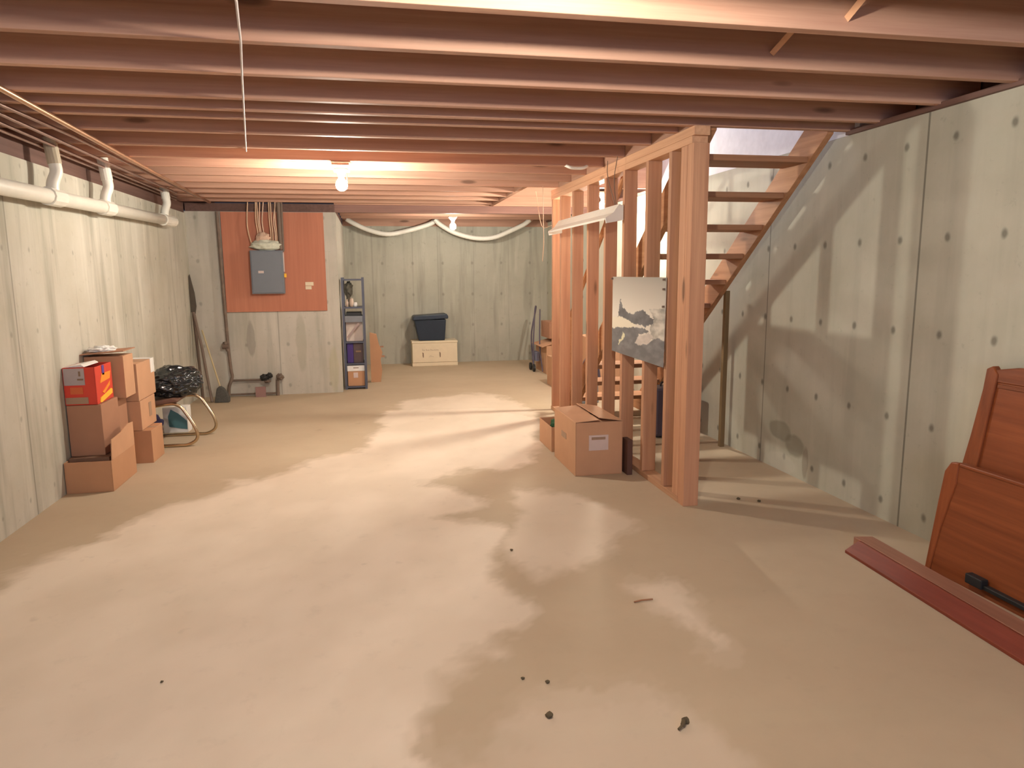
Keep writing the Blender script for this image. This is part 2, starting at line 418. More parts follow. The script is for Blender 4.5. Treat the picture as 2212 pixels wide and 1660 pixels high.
C_F = concrete('far_wall_concrete', 'x', base=(0.385, 0.37, 0.30), light=(0.46, 0.44, 0.365), dark=(0.27, 0.26, 0.21), lines=((0.05, 0.012, 0.22), (0.62, 0.006, 0.2), (0.98, 0.007, 0.25), (1.5, 0.006, 0.2), (2.02, 0.006, 0.15)), holes=(0.43, 0.62, 0.448, 0.998, 0.018), s_off=8.1, streak=1.2)
C_P = concrete('panel_wall_concrete', 'x', base=(0.47, 0.44, 0.37), light=(0.56, 0.52, 0.45), lines=((-0.98, 0.006, 0.4),), holes=(0.43, -1.75, 0.448, 0.55, 0.017), s_off=5.2, streak=0.9,
               stain=[(-1.27, 0.62, 0.045, 0.22, 0.6, (0.27, 0.25, 0.21)), (-0.75, 0.55, 0.06, 0.4, 0.35, (0.30, 0.28, 0.2)), (-0.42, 0.25, 0.06, 0.28, 0.4, (0.42, 0.38, 0.22))])
struct('wall_right', B((2.61, 2.85, -2.8, 10.65, 0, 2.030)), C_R)
struct('wall_left', B((-2.1, -1.84, -2.8, 8.05, 0, 1.935)), C_L)
struct('wall_panel', B((-2.1, -0.33, 8.05, 10.45, 0, 1.955)), C_P)
struct('wall_far', B((-2.1, 2.85, 10.45, 10.7, 0, 1.965)), C_F)
struct('wall_back', B((-2.1, 2.85, -3.0, -2.8, 0, 2.30)), C_F)
struct('added_window_frame', B((-0.85, 1.65, -2.80, -2.77, 0.85, 0.90), (-0.85, 1.65, -2.80, -2.77, 1.80, 1.85), (-0.85, -0.80, -2.80, -2.77, 0.90, 1.80), (1.60, 1.65, -2.80, -2.77, 0.90, 1.80), (0.38, 0.42, -2.80, -2.77, 0.90, 1.80)), M_WHITE)  # unseen window frame, added to go around the fill light
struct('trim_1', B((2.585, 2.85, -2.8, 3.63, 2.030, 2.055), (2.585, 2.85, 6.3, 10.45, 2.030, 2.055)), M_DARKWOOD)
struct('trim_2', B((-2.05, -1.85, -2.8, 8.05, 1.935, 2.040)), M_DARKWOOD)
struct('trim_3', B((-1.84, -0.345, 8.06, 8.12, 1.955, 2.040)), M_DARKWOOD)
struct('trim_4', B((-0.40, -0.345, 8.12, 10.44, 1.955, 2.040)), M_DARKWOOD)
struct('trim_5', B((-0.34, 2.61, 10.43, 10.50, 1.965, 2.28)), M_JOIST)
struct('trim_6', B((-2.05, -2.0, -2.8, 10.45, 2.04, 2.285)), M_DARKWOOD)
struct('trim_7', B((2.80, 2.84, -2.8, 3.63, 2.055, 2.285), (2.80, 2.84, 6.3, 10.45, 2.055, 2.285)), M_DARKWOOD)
# subfloor with the stairwell left open
bm = B((-2.1, 2.85, -2.8, 3.60, 2.286, 2.31), (-2.1, 1.72, 3.60, 6.30, 2.286, 2.31), (-2.1, 2.85, 6.30, 10.65, 2.286, 2.31))
struct('ceiling', bm, M_SUB)
# stairwell upstairs
struct('wall_stairwell_right', B((2.61, 2.70, 3.55, 6.40, 2.031, 4.2)), M_DRY)
struct('wall_stairwell_left', B((1.66, 1.72, 3.55, 6.40, 2.312, 4.2)), M_DRY)
struct('wall_stairwell_near', B((1.72, 2.61, 3.50, 3.55, 2.312, 4.2)), M_DRY)
struct('wall_stairwell_far', B((1.72, 2.61, 6.34, 6.40, 2.312, 4.2)), M_DRY)
struct('ceiling_stairwell', B((1.66, 2.70, 3.50, 6.40, 4.2, 4.25)), M_DRY)

# ------------------------------------------------------------------ ceiling joists
def joist(e, x0, x1, th, label, mat=None, zb=H):
    o = obj('ceiling_joist', B((x0, x1, e-th, e, zb, 2.285)), mat or M_JOIST, bevel=0.003)
    return tag(o, label, 'joist', 'bare ceiling joists')
ordn = ['nearest', 'second', 'third', 'fourth', 'fifth', 'sixth', 'seventh', 'eighth', 'ninth', 'tenth', 'eleventh', 'twelfth', 'thirteenth', 'fourteenth', 'fifteenth', 'sixteenth', 'seventeenth', 'eighteenth', 'nineteenth', 'twentieth', 'twenty-first', 'twenty-second', 'twenty-third', 'twenty-fourth', 'twenty-fifth']
lst = []
e = -2.32
while e < 1.3: lst.append((e, -1.99, 2.79, 0.04, 'hid')); e += 0.41
lst += [(1.37, -1.99, 2.79, .04, 'hid'), (1.78, -1.99, 2.79, .04, 'v'), (2.19, -1.99, 2.79, .045, 'v'), (2.60, -1.99, 2.79, .04, 'v'), (3.0, -1.99, 2.79, .04, 'v'), (3.40, -1.99, 2.79, .04, 'v'), (3.63, -1.99, 2.79, .04, 'v')]
lst += [(y, -1.99, 1.675, .04, 'v') for y in (3.82, 4.20, 4.65, 5.09, 5.50, 5.93)]
lst += [(6.34, -1.99, 2.79, .04, 'v')]
lst += [(y, -1.99, 1.36, .04, 'v') for y in (6.76, 7.16, 7.57)] + [(7.98, -1.99, 1.36, .04, 'v')]
lst += [(8.83, -0.345, 2.79, .04, 'v')]
lst += [(y, -0.345, 2.79, .04, 'v') for y in (9.27, 9.72, 10.15)]
k = 0
lab_extra = {3.63: 'along the near edge of the stair opening', 3.40: 'just before the stair opening', 5.09: 'right in front of the nearest glowing bulb', 1.78: 'only peeking in at the top right corner of the picture', 2.19: 'broad lit face at the top of the picture',
             9.27: 'just behind the far glowing bulb', 10.15: 'last one before the far wall', 6.34: 'along the far edge of the stair opening', 7.98: 'just in front of the breaker panel wall'}
struct('unseen_joists', B(*[(x0, x1, e-th, e, H, 2.285) for (e, x0, x1, th, vis) in lst if vis == 'hid']), M_JOIST)  # joists outside the view, merged into one mesh
for (e, x0, x1, th, vis) in lst:
    if vis != 'hid':
        ex = lab_extra.get(e)
        k += 1
        joist(e, x0, x1, th, ('bare wooden ceiling joist, ' + ex) if ex else 'bare wooden ceiling joist, %s in view counting from the camera' % ordn[k-1])
tag(obj('trimmer_joist', B((1.675, 1.72, 3.63, 6.30, 2.046, 2.285)), M_JOIST_Y), 'wooden trimmer joist along the stair opening above the stud wall', 'joist')
tag(obj('trimmer_joist', B((1.36, 1.40, 6.34, 8.14, 2.046, 2.285)), M_JOIST_Y), 'wooden trimmer joist beyond the far end of the stud wall', 'joist')
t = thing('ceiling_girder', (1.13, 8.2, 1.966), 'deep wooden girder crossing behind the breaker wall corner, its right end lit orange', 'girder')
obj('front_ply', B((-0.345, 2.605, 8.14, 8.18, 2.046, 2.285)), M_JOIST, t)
obj('back_ply', B((-0.345, 2.605, 8.181, 8.26, 1.966, 2.285)), wood('dark_girder_wood', (0.34, 0.19, 0.15), (0.24, 0.13, 0.105), 'x'), t)  # back ply in a darker brown than the front ply
for (p, q, lb) in (((1.513, 2.19, 2.07), (1.50, 1.75, 2.26), 'pale bridging strip between the joists, at the top edge of the photo'), ((1.50, 2.56, 2.10), (1.535, 2.20, 2.25), 'pale bridging strip between the joists, second from the camera')):
    bm = bmesh.new(); tube(bm, [p, q], 0.014, 4)
    tag(obj('bridging_strip', bm, M_PLATE), lb, 'bridging', 'bridging strips')

# ------------------------------------------------------------------ light bulbs
for i, (x, y, z, s, lab) in enumerate(BULBS):
    t = thing('ceiling_bulb', (x, y, z), lab, 'light bulb', 'bare ceiling bulbs')
    q = 1.0 if i < 3 else 0.6
    bm = bmesh.new(); lathe(bm, [(r*q, h*q if h < 0 else h) for (r, h) in [(0.0, -0.045), (0.018, -0.041), (0.032, -0.029), (0.039, -0.008), (0.037, 0.010), (0.026, 0.028), (0.016, 0.041), (0.0, 0.044)]], (x, y, z), 24)
    me_ = obj('bulb_glass', bm, emit('bulb_glow_%s' % ordn[i], (1.0, 0.93, 0.80), 2700*s*BULB/(q*q)), t, smooth=True)
    top = z+0.043 if i != 3 else z+0.03
    bm = bmesh.new(); lathe(bm, [(0.0, 0.0), (0.018, 0.0), (0.022, 0.02), (0.030, 0.032), (0.046, 0.05), (0.050, 0.06), (0.0, 0.062)], (x, y, top), 24)
    obj('lamp_socket', bm, M_PORC, t, smooth=True)
    bm = B((x-0.055, x+0.055, y-0.17, y+0.19, top+0.060, top+0.075)) if i == 0 else B((x-0.05, x+0.05, y-0.05, y+0.05, top+0.06, top+0.075))
    obj('mounting_plate', bm, M_PORC if i else M_PLATE, t)
    if i == 0:
        obj('pull_chain', T(([(x+0.035, y-0.01, top+0.04), (x+0.040, y-0.01, top-0.03)], 0.0025)), M_CHROME, t)

# ------------------------------------------------------------------ stud wall
def stud(y0, y1, lab, z0=0.035, z1=1.960, x0=1.674, x1=1.763, name='wall_stud'):
    return tag(obj(name, B((x0, x1, y0, y1, z0, z1)), M_STUD, bevel=0.002), lab, 'stud', 'studs of the open stud wall')
SY = [(3.852, 3.892), (4.195, 4.235), (4.60, 4.64), (4.985, 5.025), (5.40, 5.44), (5.82, 5.86), (6.21, 6.25)]
SL = ['wooden wall stud close behind the corner post', 'wooden wall stud behind the right part of the wave photograph', 'wooden wall stud behind the left part of the wave photograph',
      'dark-backed wooden wall stud just left of the wave photograph', 'wooden wall stud crossing right behind the glowing bulb', 'third wooden wall stud from the far end of the stud wall', 'second wooden wall stud from the far end of the stud wall']
for (a, b_), lb in zip(SY, SL): stud(a, b_, lb)
stud(6.50, 6.54, 'last wooden stud at the far end of the stud wall')
tag(obj('corner_post', B((1.674, 1.763, 3.577, 3.615, 0.0, 1.960), (1.676, 1.761, 3.6155, 3.654, 0.0, 1.960), (1.674, 1.763, 3.6545, 3.693, 0.035, 1.960), (1.676, 1.761, 3.6935, 3.735, 0.035, 1.960)), M_STUD, bevel=0.002),
    'built-up wooden corner post at the near end of the stud wall', 'post')
bm = B((1.674, 1.763, 3.60, 6.56, 1.9605, 1.998), (1.674, 1.763, 3.577, 6.56, 1.9985, 2.0455))
tag(obj('top_plate', bm, M_PLATE, bevel=0.002), 'doubled wooden top plate of the stud wall under the joists', 'plate')
tag(obj('sole_plate', B((1.674, 1.763, 3.655, 6.56, 0.0, 0.034)), M_PLATE, bevel=0.002), 'wooden sole plate on the floor under the studs', 'plate')

# wave photograph poster
def poster():
    x = 1.668; y0, y1, z1 = 3.868, 4.792, 1.268
    def zb(t): return 0.752 - 0.004*t    # bottom
    NU, NV = 180, 110
    K = 4.612
    rock = [(375, 580), (385, 500), (402, 390), (425, 470), (470, 530), (540, 555), (600, 525), (640, 520), (690, 570), (735, 610), (730, 650), (660, 690), (620, 665), (550, 655), (480, 610), (420, 585)]
    sea = [(300, 690), (420, 690), (560, 690), (640, 700), (700, 740), (600, 760), (560, 850), (650, 880), (700, 850), (780, 800), (860, 850), (860, 1150), (300, 1150)]
    foam = [(590, 780), (700, 750), (740, 790), (680, 870), (610, 880), (560, 850)]
    slit = [(430, 740), (455, 760), (440, 830), (385, 865), (380, 850), (415, 800)]
    bm = bmesh.new(); cl = bm.verts.layers.float_color.new('paint')
    grid = []
    for j in range(NV+1):
        row = []
        for i in range(NU+1):
            u, v = i/NU, j/NV          # u: far (left in the photo) to near, v: top to bottom
            y = y1 + (y0-y1)*u; z = z1 + (zb(u)-z1)*v
            bow = 0.006*math.sin(math.pi*u)+0.012*max(0, (u-0.7))*v*2
            vt = bm.verts.new((x-bow-0.0015, y, z))
            # photo-plane coordinates used only for laying out the picture's shapes
            s = u*0.92 + 0.08*u*u
            px = 312 + s*522; top = 172+8*u; bot = 925+175*u
            py = top + v*(bot-top)
            n = 14*fbm((px, py, 2), 0.02); n2 = 9*fbm((px, py, 8), 0.05)
            X_, Y_ = px+n+n2, py+n-n2
            sky = 0.40 + 0.38*min(1, v*2.1) - 0.05*u
            c = (sky, sky*0.93, sky*0.82)
            cloud = 0.5+fbm((px, py, 5), 0.012)
            if Y_ > 500 and X_ > 660 and inside(X_, Y_, [(690, 500), (860, 480), (860, 860), (740, 860), (700, 700), (740, 610)]):
                g = 0.30+0.35*max(0, min(1, cloud)); c = (g, g*0.95, g*0.85)
            if 575 < Y_ < 700 and X_ < 560: c = (0.80, 0.74, 0.60)
            if inside(X_, Y_, rock): g = 0.13+0.07*cloud; c = (g, g, g*1.05)
            if inside(X_, Y_, sea): g = 0.17+0.10*max(0, cloud-0.3); c = (g, g, g*1.04)
            if inside(X_, Y_, foam): g = 0.52+0.15*cloud; c = (g, g*0.9, g*0.82)
            if inside(X_, Y_, slit): c = (0.75, 0.72, 0.50)
            vt[cl] = (*c, 1); row.append(vt)
        grid.append(row)
    for j in range(NV):
        for i in range(NU): bm.faces.new((grid[j][i], grid[j][i+1], grid[j+1][i+1], grid[j+1][i]))
    m, nt, b = attr_mat('photo_print', 0.45)
    t = thing('wall_poster', (x, (y0+y1)/2, 0.75), 'black and white seascape poster with a dark rock, fixed to the stud wall', 'poster')
    o = obj('printed_sheet', bm, m, t)
    sm = o.modifiers.new('paper', 'SOLIDIFY'); sm.thickness = 0.003; sm.offset = 1
    for (yy, zz) in ((4.78, 1.255), (3.885, 1.20), (3.885, 1.10), (3.885, 1.255)):
        obj('pushpin', B((1.652, 1.664, yy-0.006, yy+0.006, zz-0.006, zz+0.006)), M_IRON, t)
poster()

# shop light reflector hanging on the stud wall
t = thing('strip_light_fixture', (1.60, 5.35, 1.62), 'white enamel reflector of a strip light hanging on the stud wall near the bulb', 'light fixture')
bm = bmesh.new()
sec = [(1.668, 1.735), (1.640, 1.745), (1.600, 1.690), (1.545, 1.655), (1.540, 1.640), (1.550, 1.642), (1.606, 1.677), (1.668, 1.722)]
prism(bm, sec, 4.62, 6.15, 'y'); obj('reflector', bm, M_REFL, t)
bm = bmesh.new(); prism(bm, [(1.668, 1.735), (1.640, 1.745), (1.600, 1.690), (1.545, 1.655), (1.552, 1.62), (1.668, 1.64)], 4.605, 4.62, 'y'); obj('end_cap', bm, M_REFL, t)
bm = bmesh.new(); prism(bm, [(1.668, 1.735), (1.640, 1.745), (1.600, 1.690), (1.545, 1.655), (1.552, 1.62), (1.668, 1.64)], 6.15, 6.165, 'y'); obj('end_cap', bm, M_REFL, t)
obj('hanging_wire', T((curve_pts([(1.62, 4.80, 2.046), (1.60, 4.73, 1.93), (1.645, 4.70, 1.74)]), 0.0025), (curve_pts([(1.62, 4.60, 2.046), (1.61, 4.63, 1.9), (1.645, 4.68, 1.74)]), 0.0025)), M_IRON, t)
obj('hanging_wire', T((curve_pts([(1.55, 6.65, 2.046), (1.54, 6.38, 1.72), (1.56, 6.1, 1.70)]), 0.0022)), M_TAN, t)
tag(obj('hanging_string', T((curve_pts([(1.52, 6.25, 2.046), (1.522, 6.24, 1.75), (1.52, 6.22, 1.55), (1.525, 6.29, 1.40)]), 0.003)), M_TAN), 'thin tan string dangling at the far end of the stud wall', 'string')
tag(obj('white_hose', T((curve_pts([(1.37, 5.10, 2.075), (1.42, 5.04, 2.036), (1.475, 5.04, 2.030), (1.53, 5.04, 2.036), (1.59, 5.10, 2.075)]), 0.011)), M_PVC), 'short white cable loop under a joist near the stud wall', 'cable')

# ------------------------------------------------------------------ stairs
t = thing('staircase', (2.13, 6.2, 0), 'open wooden basement staircase rising towards the camera behind the stud wall', 'stairs')
def stringer(x0, x1):
    bm = bmesh.new()
    lowz = lambda y: 2.022-0.772*(y-3.655)
    pts = [(3.640, 2.034), (3.655, lowz(3.655)), (6.27, 0.0), (6.545, 0.0), (6.545, 0.03), (3.90, 2.036), (3.75, 2.20), (3.64, 2.20)]
    pts = [(3.635, lowz(3.635)), (6.274, 0.0), (6.56, 0.0), (3.64, 2.262), (3.635, 2.262)]
    prism(bm, pts, x0, x1, 'x'); return obj('stringer', bm, M_STAIR, t, bevel=0.002)
stringer(1.790, 1.828); stringer(2.478, 2.516)
for k_ in range(11):
    zt = 1.913+0.03-0.1755*k_; y = 3.806+0.2265*k_
    if zt < 0.05: break
    obj('tread', B((1.8285, 2.4775, y-0.005, y+0.245, zt-0.034, zt)), M_TREAD, t, bevel=0.003)
bm = bmesh.new(); tube(bm, [(1.822, 4.50, 2.40-0.0), (1.822, 4.93, 2.05), (1.822, 6.45, 0.86)], 0.022, 8)
obj('handrail', bm, M_STAIR, t)
obj('newel', B((1.805, 1.84, 6.38, 6.42, 0.0, 0.90)), M_STAIR, t)
obj('support_leg', B((2.53, 2.562, 4.80, 4.835, 0.0, 1.16)), wood('old_leg_wood', (0.28, 0.19, 0.10), (0.20, 0.13, 0.06), 'z'), t)

# ------------------------------------------------------------------ pipes on the left
t = thing('drain_pipe', (-1.74, 4.5, 1.74), 'long white plastic drain pipe with three risers along the left wall', 'pipe')
pc = lambda y: (-1.745, y, 1.735+0.0165*(y-4.0))
obj('main_pipe', T(([pc(1.2), pc(7.05)], 0.043)), M_PVC, t, smooth=True)
for y in (4.60, 5.44, 6.90):
    z = pc(y)[2]
    obj('coupling', T(([pc(y-0.085), pc(y+0.085)], 0.052)), M_PVC, t, smooth=False)
    bm = bmesh.new(); tube(bm, curve_pts([(-1.745, y, z+0.03), (-1.742, y+0.005, z+0.08), (-1.725, y+0.02, z+0.14), (-1.728, y+0.02, z+0.19)]), 0.033, 14)
    obj('riser', bm, M_PVC, t, smooth=True)
    bm = bmesh.new(); tube(bm, [(-1.728, y+0.02, z+0.185), (-1.745, y+0.02, z+0.33)], 0.036, 14)
    obj('riser_collar', bm, M_PVCB if y < 5 else M_PVC, t, smooth=False)
bm = bmesh.new(); tube(bm, [pc(6.98), pc(7.16)], 0.05, 14); obj('end_cap', bm, M_PVC, t)

def cpipe(p, r, m, lab):
    bm = bmesh.new(); tube(bm, p, r, 10); return tag(obj('water_pipe', bm, m, smooth=True), lab, 'pipe', 'water pipes under the joists')
cpipe([(-1.30, 0.6, 2.03), (-1.389, 3.267, 2.03), (-1.432, 4.357, 2.03), (-1.487, 5.661, 2.03), (-1.56, 7.9, 2.03)], 0.013, M_COPPER, 'bright copper water pipe under the joists, rightmost of the bundle')
cpipe([(-1.47, 0.8, 2.028), (-1.52, 3.56, 2.028), (-1.50, 4.26, 2.028), (-1.56, 7.5, 2.028)], 0.009, M_COPPERD, 'dull water pipe under the joists, second of the bundle from the copper one')
cpipe([(-1.60, 0.8, 2.028), (-1.61, 3.76, 2.028), (-1.64, 5.2, 2.028), (-1.66, 7.0, 2.028)], 0.009, M_COPPERD, 'dull water pipe under the joists, third of the bundle from the copper one')
cpipe([(-1.68, 0.8, 2.026), (-1.70, 3.94, 2.026), (-1.73, 5.2, 2.026), (-1.75, 7.4, 2.026)], 0.009, M_COPPERD, 'dull water pipe under the joists, fourth of the bundle from the copper one')
cpipe([(-1.78, 0.8, 2.024), (-1.78, 4.1, 2.024), (-1.80, 5.6, 2.024), (-1.81, 7.6, 2.024)], 0.009, M_COPPERD, 'dull water pipe under the joists, nearest the left wall')
tag(obj('stapled_cord', T(([(-0.30, 1.2, 2.038), (-0.327, 2.185, 2.038), (-0.376, 2.552, 2.038), (-0.447, 3.012, 2.038), (-0.564, 3.791, 2.038), (-0.70, 4.70, 2.038)], 0.004)), M_CORD), 'thin pale cord stapled across the joists left of the bulbs', 'cord')
for (ctrl, lb) in (([(-0.28, 10.30, 2.05), (-0.18, 10.30, 1.99), (0.02, 10.28, 1.90), (0.28, 10.26, 1.845), (0.58, 10.28, 1.90), (0.86, 10.30, 1.985), (0.96, 10.30, 2.05)], 'white hose drooping under the joists, left of the far bulb'),
                   ([(0.93, 10.24, 2.05), (1.02, 10.24, 1.97), (1.22, 10.22, 1.86), (1.50, 10.20, 1.790), (1.76, 10.20, 1.80), (2.00, 10.22, 1.89), (2.20, 10.25, 1.98), (2.30, 10.25, 2.05)], 'white hose drooping under the joists, right of the far bulb')):
    bm = bmesh.new(); p = curve_pts(ctrl, 12); tube(bm, p, [0.032+0.002*(i % 2) for i in range(len(p))], 14)
    tag(obj('drooping_hose', bm, M_PVC, smooth=True), lb, 'hose', 'white hoses by the far wall')

# ------------------------------------------------------------------ breaker panel
tag(obj('backing_board', B((-1.493, -0.458, 8.028, 8.0495, 0.908, 1.950)), M_PLY, bevel=0.002), 'reddish plywood backing board on the concrete wall behind the breaker box', 'board')
t = thing('breaker_box', (-1.05, 7.99, 1.10), 'grey metal breaker box on the reddish plywood board', 'breaker box')
obj('enclosure', B((-1.212, -0.882, 7.935, 8.0275, 1.100, 1.552)), M_PANEL, t, bevel=0.004)
obj('cover_door', B((-1.200, -0.894, 7.925, 7.9345, 1.112, 1.540)), M_PANEL, t, bevel=0.003)
obj('sticker', B((-1.135, -1.08, 7.922, 7.9245, 1.315, 1.340)), M_LABEL, t)
obj('handle', B((-0.880, -0.858, 7.95, 7.975, 1.27, 1.31)), M_YELL, t)
obj('side_strip', B((-0.8815, -0.872, 7.95, 7.965, 1.33, 1.53)), M_LABEL, t)
t = thing('cable_bundle', (-1.05, 7.98, 1.56), 'pale cables fanning up from the breaker box into the joists', 'cables')
random.seed(3)
for (xt, xb, m_) in ((-1.20, -1.19, M_TAN), (-1.135, -1.12, M_TAN), (-1.115, -1.10, M_TAN), (-1.095, -1.09, M_PINKI), (-1.06, -1.07, M_PINKI), (-0.985, -1.0, M_TAN), (-0.965, -0.98, M_TAN), (-0.945, -0.955, M_PINKI), (-0.93, -0.94, M_TAN)):
    xm = (xt+xb)/2 - (0.02 if xt < -1.15 else 0)
    mid = xt*0.3+xb*0.7
    obj('cable', T((curve_pts([(xt+random.uniform(-.02, .02), 8.0, 2.05), (xm-0.01, 7.985, 1.86), (mid-(0.025 if xt < -1.15 else 0), 7.98, 1.74), (xb, 7.985, 1.60)]), 0.0065)), m_, t)
obj('conduit', T(([(-0.905, 7.99, 2.05), (-0.905, 7.99, 1.56)], 0.020), ([(-0.875, 7.995, 2.05), (-0.88, 7.995, 1.54)], 0.012)), M_BROOM, t)
def blob(name, c, r, m, parent, amp=0.2, fr=9, sub=4):
    bm = bmesh.new(); bmesh.ops.create_icosphere(bm, subdivisions=sub, radius=1.0)
    for v in bm.verts:
        d = 1+amp*noise.fractal(v.co*fr*0.2+Vector((c[0], c[1], c[2])), 1.0, 2.0, 4)
        v.co = Vector((c[0]+v.co.x*r[0]*d, c[1]+v.co.y*r[1]*d, c[2]+v.co.z*r[2]*d))
    return obj(name, bm, m, parent, smooth=True)
blob('insulation_tuft', (-1.05, 7.975, 1.605), (0.145, 0.05, 0.055), M_INSUL, t, 0.35, 9)
blob('insulation_tuft', (-1.075, 7.98, 1.675), (0.07, 0.035, 0.06), M_PINKI, t, 0.35, 9)
obj('wall_tag', B((-0.675, -0.590, 8.024, 8.0275, 1.180, 1.218), (-0.675, -0.612, 8.022, 8.0275, 1.140, 1.175)), M_CREAM).name = 'paper_note'
tag(bpy.data.objects['paper_note'], 'two small cream paper notes stuck on the right of the plywood board', 'note')

# water inlet pipe
t = thing('water_inlet_pipe', (-1.48, 7.99, 0), 'rusty water inlet pipe beside the plywood board, ending in black valves near the floor', 'pipe')
obj('vertical_pipe', T((curve_pts([(-1.522, 8.02, 1.95), (-1.515, 8.02, 1.4), (-1.508, 8.02, 0.91), (-1.50, 8.01, 0.55), (-1.485, 8.0, 0.30), (-1.478, 8.0, 0.22), (-1.51, 7.98, 0.12), (-1.52, 7.98, 0.03)]), 0.017)), M_IRON, t)
obj('horizontal_pipe', T(([(-1.48, 8.0, 0.180), (-1.16, 8.0, 0.180)], 0.011)), M_IRON, t)
obj('horizontal_pipe', T(([(-1.51, 8.0, 0.028), (-1.00, 8.0, 0.028)], 0.010)), M_IRON, t)
obj('valve', T(([(-1.555, 8.0, 0.55), (-1.49, 8.0, 0.55)], 0.03), ([(-1.53, 8.0, 0.60), (-1.50, 8.0, 0.50)], 0.022)), M_IRON, t)
blob('meter', (-1.145, 7.97, 0.205), (0.045, 0.04, 0.035), M_BLACK, t, 0.3); blob('meter', (-1.09, 7.97, 0.225), (0.03, 0.03, 0.03), M_BLACK, t, 0.3); blob('valve', (-1.115, 7.97, 0.165), (0.035, 0.03, 0.02), M_IRON, t, 0.3)
obj('stub_pipe', T(([(-1.02, 8.0, 0.0), (-1.015, 8.0, 0.175)], 0.018)), M_BROOM, t)
blob('gate_valve', (-0.985, 7.98, 0.205), (0.038, 0.03, 0.035), M_IRON, t, 0.4)
tag(obj('pinkish_slab', B((-1.24, -1.135, 7.93, 7.95, 0.0, 0.11)), plain('pinkish_brown_slab', (0.30, 0.17, 0.15), 0.8)), 'small pinkish brown slab on the floor below the black valves', 'slab')

# leaning tools
tag(obj('long_pole', T(([(-1.63, 7.67, 0.012), (-1.715, 7.80, 0.55), (-1.79, 7.90, 0.90)], 0.014)), M_BROOM), 'long brown pole leaning into the corner beside the shovel', 'pole')
t = thing('shovel', (-1.76, 7.85, 0.0), 'dark shovel standing blade up in the far left corner', 'shovel')
obj('shaft', T(([(-1.765, 7.90, 0.0), (-1.79, 7.945, 0.50), (-1.812, 7.97, 0.92)], 0.016)), M_BROOM, t)
bm = bmesh.new(); prism(bm, [(-1.845, 0.92), (-1.805, 0.90), (-1.790, 0.98), (-1.80, 1.12), (-1.835, 1.31), (-1.845, 1.29)], 7.965, 7.980, 'y')
for v in bm.verts: v.co.x += 0.012
obj('blade', bm, plain('dark_worn_steel', (0.10, 0.08, 0.06), 0.6, metal=0.4), t)
t = thing('push_broom', (-1.50, 7.70, 0.0), 'broom with a thin pale handle and dark bristles, beside the long pole', 'broom')
obj('handle', T(([(-1.545, 7.69, 0.165), (-1.66, 7.85, 0.50), (-1.735, 7.95, 0.73)], 0.008)), M_YEL, t)
bm = bmesh.new(); prism(bm, [(-1.605, 0.0), (-1.46, 0.0), (-1.455, 0.06), (-1.505, 0.145), (-1.545, 0.175), (-1.575, 0.15), (-1.59, 0.08)], 7.66, 7.72, 'y')
obj('bristles', bm, M_BRIST, t, bevel=0.008)

# ------------------------------------------------------------------ cartons
def carton(name, label, x0, x1, y0, y1, z0, z1, mat, cat='box', flaps=(), open_top=False, group=None, tape=True, topz=None):
    """flaps: list of (side, angle from flat-closed, length)"""
    t = thing(name, ((x0+x1)/2, (y0+y1)/2, z0), label, cat, group)
    th = 0.005
    if open_top:
        bm = B((x0, x1, y0, y1, z0, z0+th), (x0, x0+th, y0, y1, z0+th, z1), (x1-th, x1, y0, y1, z0+th, z1), (x0+th, x1-th, y0, y0+th, z0+th, z1), (x0+th, x1-th, y1-th, y1, z0+th, z1))
    else:
        bm = B((x0, x1, y0, y1, z0, z1))
    obj('box_body', bm, mat, t, bevel=0.002)
    if not open_top and tape:
        ym = (y0+y1)/2
        obj('packing_tape', B((x0, x1, ym-0.022, ym+0.022, z1, z1+0.001)), M_TANP, t)
    for (side, ang, ln) in flaps:
        bm = bmesh.new(); a = math.radians(ang)
        c, s = math.cos(a), math.sin(a)
        if side in 'LR':
            e = x0 if side == 'L' else x1; d = 1 if side == 'L' else -1
            p = [(e, z1), (e+d*ln*c, z1+ln*s), (e+d*ln*c+0.003, z1+ln*s+0.004), (e+0.003*d, z1+0.004)]
            prism(bm, p, y0+0.003, y1-0.003, 'y')
        else:
            e = y0 if side == 'F' else y1; d = 1 if side == 'F' else -1
            p = [(e, z1), (e+d*ln*c, z1+ln*s), (e+d*ln*c, z1+ln*s+0.004), (e, z1+0.004)]
            prism(bm, p, x0+0.003, x1-0.003, 'x')
        obj('flap', bm, mat, t)
    return t
# box beside the stud wall
t = carton('cardboard_box', 'large cardboard box with a white label, on the floor against the stud wall', 1.255, 1.572, 4.285, 4.815, 0, 0.350, M_CARD2, open_top=True, flaps=(('L', 4, 0.155), ('R', 9, 0.16)))
obj('far_flap', B((1.26, 1.567, 4.56, 4.812, 0.351, 0.355)), M_CARD2, t)
obj('near_flap', B((1.26, 1.567, 4.289, 4.54, 0.346, 0.3495)), M_CARD2, t)
obj('shipping_label', B((1.345, 1.475, 4.2825, 4.2848, 0.165, 0.265)), M_LABEL, t)
obj('label_print', B((1.362, 1.455, 4.281, 4.2824, 0.235, 0.252)), M_TANP, t)
obj('side_mark', B((1.2525, 1.2548, 4.50, 4.62, 0.195, 0.235)), M_TANP, t)
t = carton('cardboard_box', 'low open cardboard box with greenery poking out, behind the large labelled box', 1.262, 1.62, 4.93, 5.30, 0, 0.185, M_CARD2, open_top=True)
blob('green_foliage', (1.36, 5.05, 0.165), (0.07, 0.08, 0.06), M_GREEN, t, 0.5, 20)
tag(obj('dark_plank', B((1.59, 1.625, 4.24, 4.34, 0, 0.23)), plain('dark_reddish_board', (0.11, 0.05, 0.035), 0.7), bevel=0.002), 'dark board wedged between the large labelled box and the stud wall', 'board')

